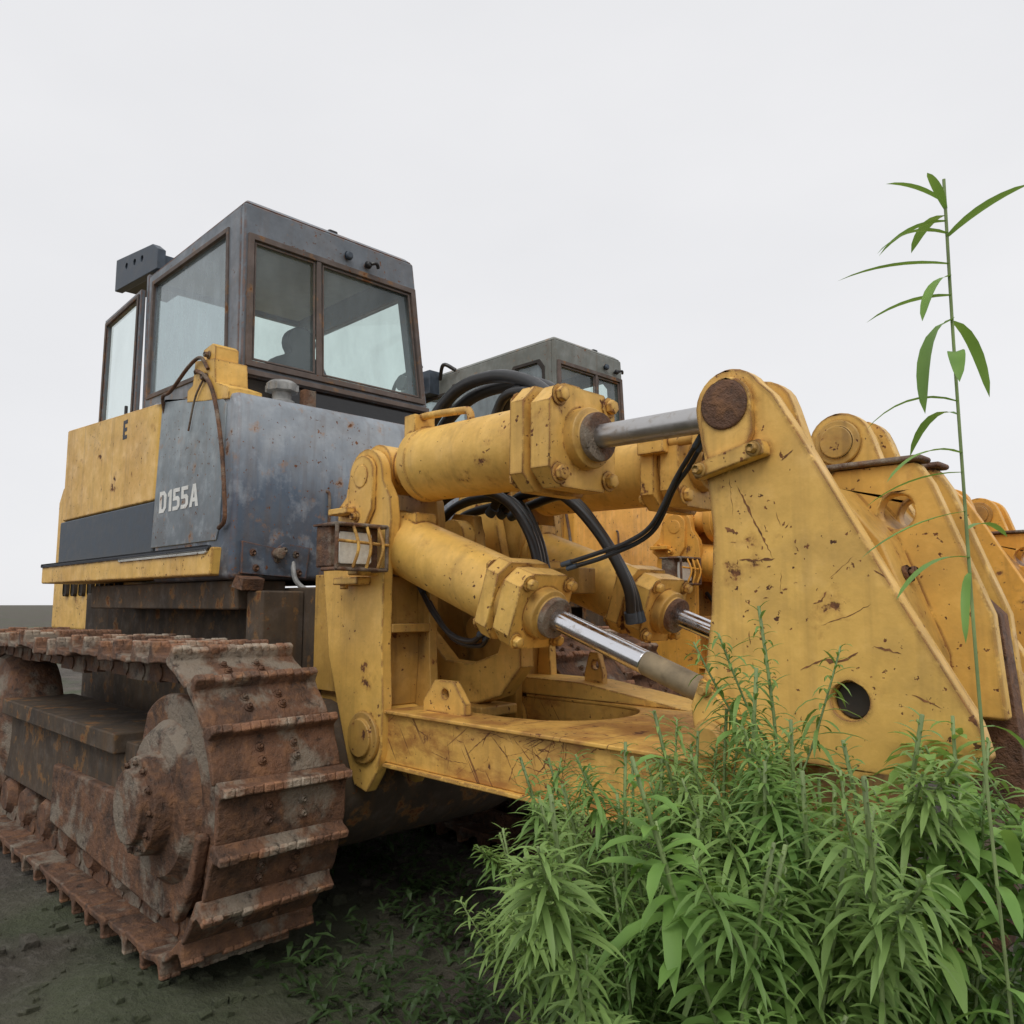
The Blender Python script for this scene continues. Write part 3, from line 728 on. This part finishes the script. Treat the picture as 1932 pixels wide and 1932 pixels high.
    m.box((.60,-.885,1.87),(.77,-.615,1.878),RUST)
    m.box((.60,-.70,1.66),(.68,-.58,1.69),YEL)
    lamp=mk(m,'work_lamp',bevel=.008,label='rusty work lamp behind bent yellow guard bars')
    m=MB(); m.px([(-.83,1.705),(-.68,1.705),(-.67,1.715),(-.67,1.835),(-.68,1.845),(-.83,1.845),(-.84,1.835),(-.84,1.715)],.73,.745,LENS)
    mk(m,'lamp_lens',lamp,.004)
    m=MB()
    y0,y1,z0,z1=-.88,-.62,1.68,1.872; X=.79
    ring=[(X,y0,z0),(X,y1,z0),(X,y1,z1),(X,y0,z1),(X,y0,z0)]
    for a,b in zip(ring,ring[1:]): m.cyl(a,b,.009,RUST,10)
    for c in ring[:4]: m.cyl(c,(.68,c[1],c[2]),.009,RUST,10)
    for yy,dx in ((-.80,.01),(-.73,.0),(-.67,.008)): m.tube([(X,yy,z0),(X+.02+dx,yy+.01,(z0+z1)/2),(X,yy,z1)],.007,YEL,10)
    m.cyl((X+.012,y0,1.80),(X+.012,y1,1.79),.007,YEL,10)
    mk(m,'lamp_guard',lamp,0)
    if not second:
        lettering('D155A',-1.20,-.8605,2.075,.13,1.16,WHITE,tank)
    return root
d1=build_dozer((0,0,0))
d1['label']='weathered yellow and grey bulldozer with rear ripper on bare ground'
d1['category']='bulldozer'; d1['group']='bulldozers parked side by side'
d2=build_dozer((-.35,3.15,0),True)
d2['label']='orange-yellow bulldozer with olive grey cab parked alongside'
d2['category']='bulldozer'; d2['group']='bulldozers parked side by side'

# ------------------------------------------------------------------ ground
m,nt,bs=newmat('soil')
tc=nt.node('ShaderNodeTexCoord').outputs['Object']
a=nt.noise(tc,1.1,6,.65); b=nt.noise(tc,14,6,.7)
c=nt.mix(nt.ramp(a,.35,.65),(.050,.041,.031),(.11,.092,.072))
c=nt.mix(nt.ramp(b,.5,.7,0.,.6),c,(.19,.172,.15))
c=nt.mix(nt.ramp(nt.noise(tc,.35,4),.5,.6,0.,.6),c,(.06,.085,.033))
nt.link(c,bs.inputs['Base Color']); bs.inputs['Roughness'].default_value=.95
bp=nt.node('ShaderNodeBump'); bp.inputs['Strength'].default_value=1.; bp.inputs['Distance'].default_value=.05
nt.link(nt.math('ADD',b,a),bp.inputs['Height']); nt.link(bp.outputs[0],bs.inputs['Normal'])
SOIL=m
bm=bmesh.new()
xs=[-1500,-300,-60,-20]+[-8+i*.16 for i in range(101)]+[20,60,300,1500]
grid=[]
for x in xs:
    row=[]
    for y in xs:
        z=0
        if -8.01<x<8.01 and -8.01<y<8.01: z=.06*(mnoise.noise(V((x*.9,y*.9,3)))-.3)+.045*mnoise.noise(V((x*3,y*3,1)))
        row.append(bm.verts.new((x,y,z)))
    grid.append(row)
for i in range(len(xs)-1):
    for j in range(len(xs)-1): bm.faces.new((grid[i][j],grid[i+1][j],grid[i+1][j+1],grid[i][j+1])).smooth=True
me=bpy.data.meshes.new('ground'); bm.to_mesh(me); bm.free(); me.materials.append(SOIL)
g=bpy.data.objects.new('ground',me); col.objects.link(g); g['kind']='structure'
# ------------------------------------------------------------------ plants
def leafmat(name,c1,c2,c3,tr=.3):
    m,nt,bs=newmat(name)
    tc=nt.node('ShaderNodeTexCoord').outputs['Object']
    oi=nt.node('ShaderNodeObjectInfo').outputs['Random']
    sx=nt.node('ShaderNodeSeparateXYZ'); nt.link(tc,sx.inputs[0])
    c=nt.mix(nt.ramp(nt.noise(tc,9,2),.35,.65),c1,c2)
    c=nt.mix(nt.ramp(oi,.1,1,0.,.9),c,c3)
    c=nt.mix(nt.ramp(sx.outputs[2],.85,.35,0.,.55),c,tuple(x*.45 for x in c1))  # lower leaves darkened in colour, painting the shade of gaps low in the clump
    nt.link(c,bs.inputs['Base Color']); bs.inputs['Roughness'].default_value=.5
    bs.inputs['Specular IOR Level'].default_value=.35
    tl=nt.node('ShaderNodeBsdfTranslucent'); nt.link(nt.mix(.5,c,(.33,.48,.07)),tl.inputs[0])
    mx=nt.node('ShaderNodeMixShader'); mx.inputs[0].default_value=tr
    nt.link(bs.outputs[0],mx.inputs[1]); nt.link(tl.outputs[0],mx.inputs[2]); nt.link(mx.outputs[0],nt.n['Material Output'].inputs[0])
    return m
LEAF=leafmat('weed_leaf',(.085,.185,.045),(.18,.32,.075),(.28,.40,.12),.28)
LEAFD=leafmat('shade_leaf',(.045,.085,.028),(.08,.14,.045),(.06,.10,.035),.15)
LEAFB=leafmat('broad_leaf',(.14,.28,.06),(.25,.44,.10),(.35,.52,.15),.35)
STEM=simple('green_stem',(.20,.27,.10),.6)
def leaf(vs,fs,p,d,L,w,droop,fold=.25,n=4):
    d=d.normalized(); side=d.cross(V((0,0,1)))
    if side.length<.05: side=V((1,0,0))
    side.normalize(); q=V(p); o=len(vs)
    rows=[]
    for i in range(n+1):
        t=i/n; ww=w*math.sin(math.pi*min(1,(t*.85+.1)))**.8*(1 if i<n else .05)
        upv=side.cross(d)
        rows.append((q.copy(),q+side*ww*.5+upv*fold*ww*.5,q-side*ww*.5+upv*fold*ww*.5))
        d=(d+V((0,0,-droop/n))).normalized(); q=q+d*(L/n)
    for r in rows: vs.extend([tuple(r[1]),tuple(r[0]),tuple(r[2])])
    for i in range(n):
        a=o+i*3; b=a+3
        fs.append((a,a+1,b+1,b)); fs.append((a+1,a+2,b+2,b+1))
def weed_mesh(rs,h,nleaf,ll,lw,mat,branch=0,clear=.1):
    R=random.Random(rs); vs=[];fs=[];mb=MB()
    stems=[]
    lean=V((R.uniform(-.14,.14),R.uniform(-.14,.14),0))
    def stem(base,direc,L,r):
        pts=[base]; d=direc.normalized(); q=base
        for i in range(6):
            d=(d+V((R.uniform(-.08,.08),R.uniform(-.08,.08),.06))).normalized(); q=q+d*L/6; pts.append(q)
        mb.tube(pts,r,STEM,5,2); return pts
    def at(pts,t):
        x=t*(len(pts)-1); i=min(int(x),len(pts)-2); return pts[i].lerp(pts[i+1],x-i),(pts[i+1]-pts[i]).normalized()
    main=stem(V((0,0,0)),V((lean.x,lean.y,1)),h,.0035); stems.append((main,h,clear,nleaf))
    for b in range(branch):
        t=R.uniform(.3,.85); p,d=at(main,t); an=R.uniform(0,6.28)
        L=h*R.uniform(.15,.38)*(1.15-t*.5); st=stem(p,V((math.cos(an)*.8,math.sin(an)*.8,.9)),L,.0022); stems.append((st,L,.1,int(nleaf*.36)))
    for pts,L,c0,nl in stems:
        an=R.uniform(0,6)
        for i in range(nl):
            t=c0+(1-c0)*(i/nl)**.85; p,d=at(pts,min(t,.999)); an+=2.4+R.uniform(-.4,.4)
            up=.40+1.5*max(0,t-.6)+R.uniform(-.3,.3)
            dd=V((math.cos(an),math.sin(an),up))
            sc=(1-.6*max(0,t-.55)/.45)*R.uniform(.55,1.2)
            leaf(vs,fs,p,dd,ll*sc,lw*sc**.5,R.uniform(.5,1.7),n=4)
    me=bpy.data.meshes.new('weed')
    allv=mb.v+vs; off=len(mb.v); faces=mb.f+[tuple(i+off for i in f) for f in fs]
    me.from_pydata(allv,[],faces); me.materials.append(STEM); me.materials.append(mat)
    nm=len(mb.f)
    for i,p in enumerate(me.polygons): p.material_index=0 if i<nm else 1; p.use_smooth=True
    return me
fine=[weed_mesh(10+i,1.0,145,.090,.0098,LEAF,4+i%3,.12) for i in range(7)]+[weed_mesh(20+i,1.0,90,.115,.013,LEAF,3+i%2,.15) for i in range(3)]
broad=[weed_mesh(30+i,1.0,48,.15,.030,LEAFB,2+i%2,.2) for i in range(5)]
def place(me,name,x,y,h,label,cat,grp):
    ob=bpy.data.objects.new(name,me); col.objects.link(ob)
    ob.location=(x,y,-.02); s=h; w=(.75+.35*h)*random.uniform(.9,1.1); ob.scale=(w,w,s)
    ob.rotation_euler=(random.uniform(-.12,.12),random.uniform(-.12,.12),random.uniform(0,6.28))
    ob['label']=label; ob['category']=cat; ob['group']=grp
    return ob
def weed(x,y,h,kind=0):
    if kind==0: place(random.choice(fine),'weed_plant',x,y,h,'tall green weed with dense feathery narrow leaves','weed','weeds growing in front of the ripper')
    else: place(random.choice(broad),'broadleaf_weed',x,y,h,'bright green weed with long lance-shaped leaves','weed','weeds growing in front of the ripper')
o=place(fine[1],'weed_plant',2.79,-.965,1.55,'tallest feathery green weed standing against the ripper plate','weed','weeds growing in front of the ripper'); o.rotation_euler=(0,0,1)
o=place(fine[3],'weed_plant',2.76,-1.0,1.42,'tall feathery green weed beside the tallest one','weed','weeds growing in front of the ripper'); o.rotation_euler=(0,0,2)
weed(2.83,-.93,1.34); weed(2.70,-1.0,1.30); weed(2.9,-.86,1.38); weed(2.75,-.88,1.34)
R=random.Random(5)
cnt=0
while cnt<54:
    x=R.uniform(1.95,3.45); y=R.uniform(-1.75,-.66)
    u=3.7-x; w=y+2.74; d=(u+w)*.7071; a=(w-u)/(w+u)
    if d<1.5 or a<.13 or a>.8: continue
    ztop=1.58-.185*d
    if a>.38: ztop=1.58-.125*d
    if a>.55: ztop+=.05
    h=ztop-abs(R.gauss(0,.13))
    kind=1 if (a>.36 and R.random()<.5) else 0
    weed(x,y,h,kind); cnt+=1
for (x,y,h) in ((2.05,-.95,.92),(1.98,-.80,.84),(2.2,-1.10,.95),(2.25,-.85,1.10),(2.4,-.9,1.18),(2.55,-.85,1.24),(2.35,-1.0,1.14),(2.5,-1.05,1.2)): weed(x,y,h,0)
def sapling(x,y,h,seed,n,extra=()):
    R=random.Random(seed); mb=MB(); q=V((0,0,0)); pts=[q]; d=V((0,0,1))
    for i in range(9):
        d=(d+V((R.uniform(-.02,.02),R.uniform(-.02,.02),.03))).normalized(); q=q+d*h/9; pts.append(q)
    mb.tube(pts,.0025,STEM,7,3)
    ob=mb.make('sapling',None,0); ob.location=(x,y,0)
    ob['label']='tall slender sapling with long drooping lance-shaped leaves'; ob['category']='sapling'; ob['group']='saplings beside the ripper'
    vs=[];fs=[]; an=0
    def pt(t):
        X=t*9; k=min(int(X),8); return pts[k].lerp(pts[k+1],X-k)
    for i in range(n):
        t=.42+.58*((i+R.random()*.8)/n); t=min(t,1.); p=pt(t); an+=2.4+R.uniform(-.7,.7)
        top=max(0,t-.9)*6
        if R.random()<.2: continue
        leaf(vs,fs,p,V((math.cos(an),math.sin(an),R.uniform(.0,.8)+top)),R.uniform(.08,.17)*(1-.3*top),R.uniform(.012,.024),R.uniform(.5,3.2),n=7)
    for (z,an,up,L,w,dr) in extra:
        leaf(vs,fs,pt(z/pts[-1].z),V((math.cos(an),math.sin(an),up)),L,w,dr,n=8)
    me=bpy.data.meshes.new('foliage'); me.from_pydata(vs,[],fs); me.materials.append(LEAFB)
    for p in me.polygons: p.use_smooth=True
    lo=bpy.data.objects.new('foliage',me); col.objects.link(lo); lo.parent=ob
W_=math.radians(225)
sapling(3.365,-1.395,2.20,3,20,((2.16,W_,.9,.10,.012,.8),(2.15,W_+.8,.7,.09,.014,.6),(2.13,W_-.5,.3,.11,.016,1.2),(2.11,W_+.2,.25,.14,.014,1.1),(2.06,W_,.12,.18,.014,.5),(2.04,W_+.5,-.1,.12,.02,1.8),
    (1.97,W_+.1,.1,.17,.036,5.0),(1.84,W_-.2,.5,.15,.016,1.4),(1.76,W_+.3,.3,.16,.015,1.2),(1.73,W_-.4,.1,.15,.014,.8),(1.67,W_,-.1,.18,.014,.6),(1.60,W_+.3,.2,.16,.016,1.2)))
sapling(3.50,-1.22,1.62,4,30)
vs=[];fs=[];R=random.Random(9)
for i in range(11000):
    x=R.uniform(-3,3.6); y=R.uniform(-2.2,7)
    n=mnoise.noise(V((x*1.1,y*1.1,5)))
    near=(x>.75 and y<1.2)
    if not near and n<.05: continue
    if (x<.5 and y<-.2) or (x<1.35 and y<-1.0): continue
    if x<.9 and abs(y-1.0)>3 and n<.2: continue
    k=R.randint(3,6); hh=R.uniform(.02,.22)*(1.5 if near else 1)
    for j in range(k):
        an=R.uniform(0,6.28)
        leaf(vs,fs,(x+R.uniform(-.03,.03),y+R.uniform(-.03,.03),R.uniform(-.02,hh)),V((math.cos(an),math.sin(an),R.uniform(.2,1.5))),R.uniform(.05,.11),R.uniform(.012,.03),R.uniform(.5,1.6),n=2)
me=bpy.data.meshes.new('ground_cover'); me.from_pydata(vs,[],fs); me.materials.append(LEAFD)
ob=bpy.data.objects.new('ground_cover',me); col.objects.link(ob); ob['kind']='stuff'
mb=MB()
for i in range(1100):
    x=R.uniform(-1,2.4); y=R.uniform(-1.9,2.5); s=R.uniform(.006,.030)*(2. if R.random()<.05 else 1)
    gz=.06*(mnoise.noise(V((x*.9,y*.9,3)))-.3)+.045*mnoise.noise(V((x*3,y*3,1)))
    p=[V((x+sx*s*R.uniform(.5,1.2),y+sy*s*R.uniform(.5,1.2),gz+(s*R.uniform(.5,1.1) if sz>0 else -.02))) for sz in(-1,1) for sx,sy in((-1,-1),(1,-1),(1,1),(-1,1))]
    mb.hexa(p,SOIL)
ob=mb.make('gravel',None,.003); ob['kind']='stuff'

# ------------------------------------------------------------------ light & camera
w=bpy.data.worlds.new('World'); S.world=w; w.use_nodes=True
wn=w.node_tree; bg=wn.nodes['Background']
nt=NT.__new__(NT); nt.t=wn; nt.n=wn.nodes; nt.l=wn.links
sk=nt.node('ShaderNodeTexSky'); sk.sky_type='NISHITA'; sk.sun_disc=False
sk.sun_elevation=math.radians(55)
hs=nt.node('ShaderNodeHueSaturation'); hs.inputs['Saturation'].default_value=.25; nt.link(sk.outputs[0],hs.inputs['Color'])
tc=nt.node('ShaderNodeTexCoord').outputs['Generated']
cl=nt.noise(nt.scalev(tc,(1,1,2.5)),1.6,5,.5)
cloud=nt.mix(nt.ramp(cl,.3,.7),(8.4,8.45,8.7),(9.2,9.2,9.4))
cc=nt.mix(.90,hs.outputs[0],cloud)
nt.link(cc,bg.inputs[0]); bg.inputs[1].default_value=.1
sun=bpy.data.lights.new('sun','SUN'); sun.energy=1.25; sun.angle=math.radians(30); sun.color=(1,.97,.92)
so=bpy.data.objects.new('sun',sun); col.objects.link(so)
dirv=V((-.50,.62,-1.0)); so.rotation_euler=dirv.to_track_quat('-Z','Y').to_euler()
sk.sun_rotation=math.atan2(.50,-.62)
cam=bpy.data.cameras.new('camera'); co=bpy.data.objects.new('camera',cam); col.objects.link(co)
co.location=(3.70,-2.74,1.53)
pit=math.atan(174/1505)
fw=V((-.70711*math.cos(pit),.70711*math.cos(pit),math.sin(pit)))
co.rotation_euler=fw.to_track_quat('-Z','Y').to_euler()
cam.sensor_width=36; cam.lens=36*1505/1932; cam.clip_end=5000; cam.clip_start=.05
S.camera=co
S.view_settings.view_transform='Standard'; S.view_settings.look='None'; S.view_settings.exposure=0
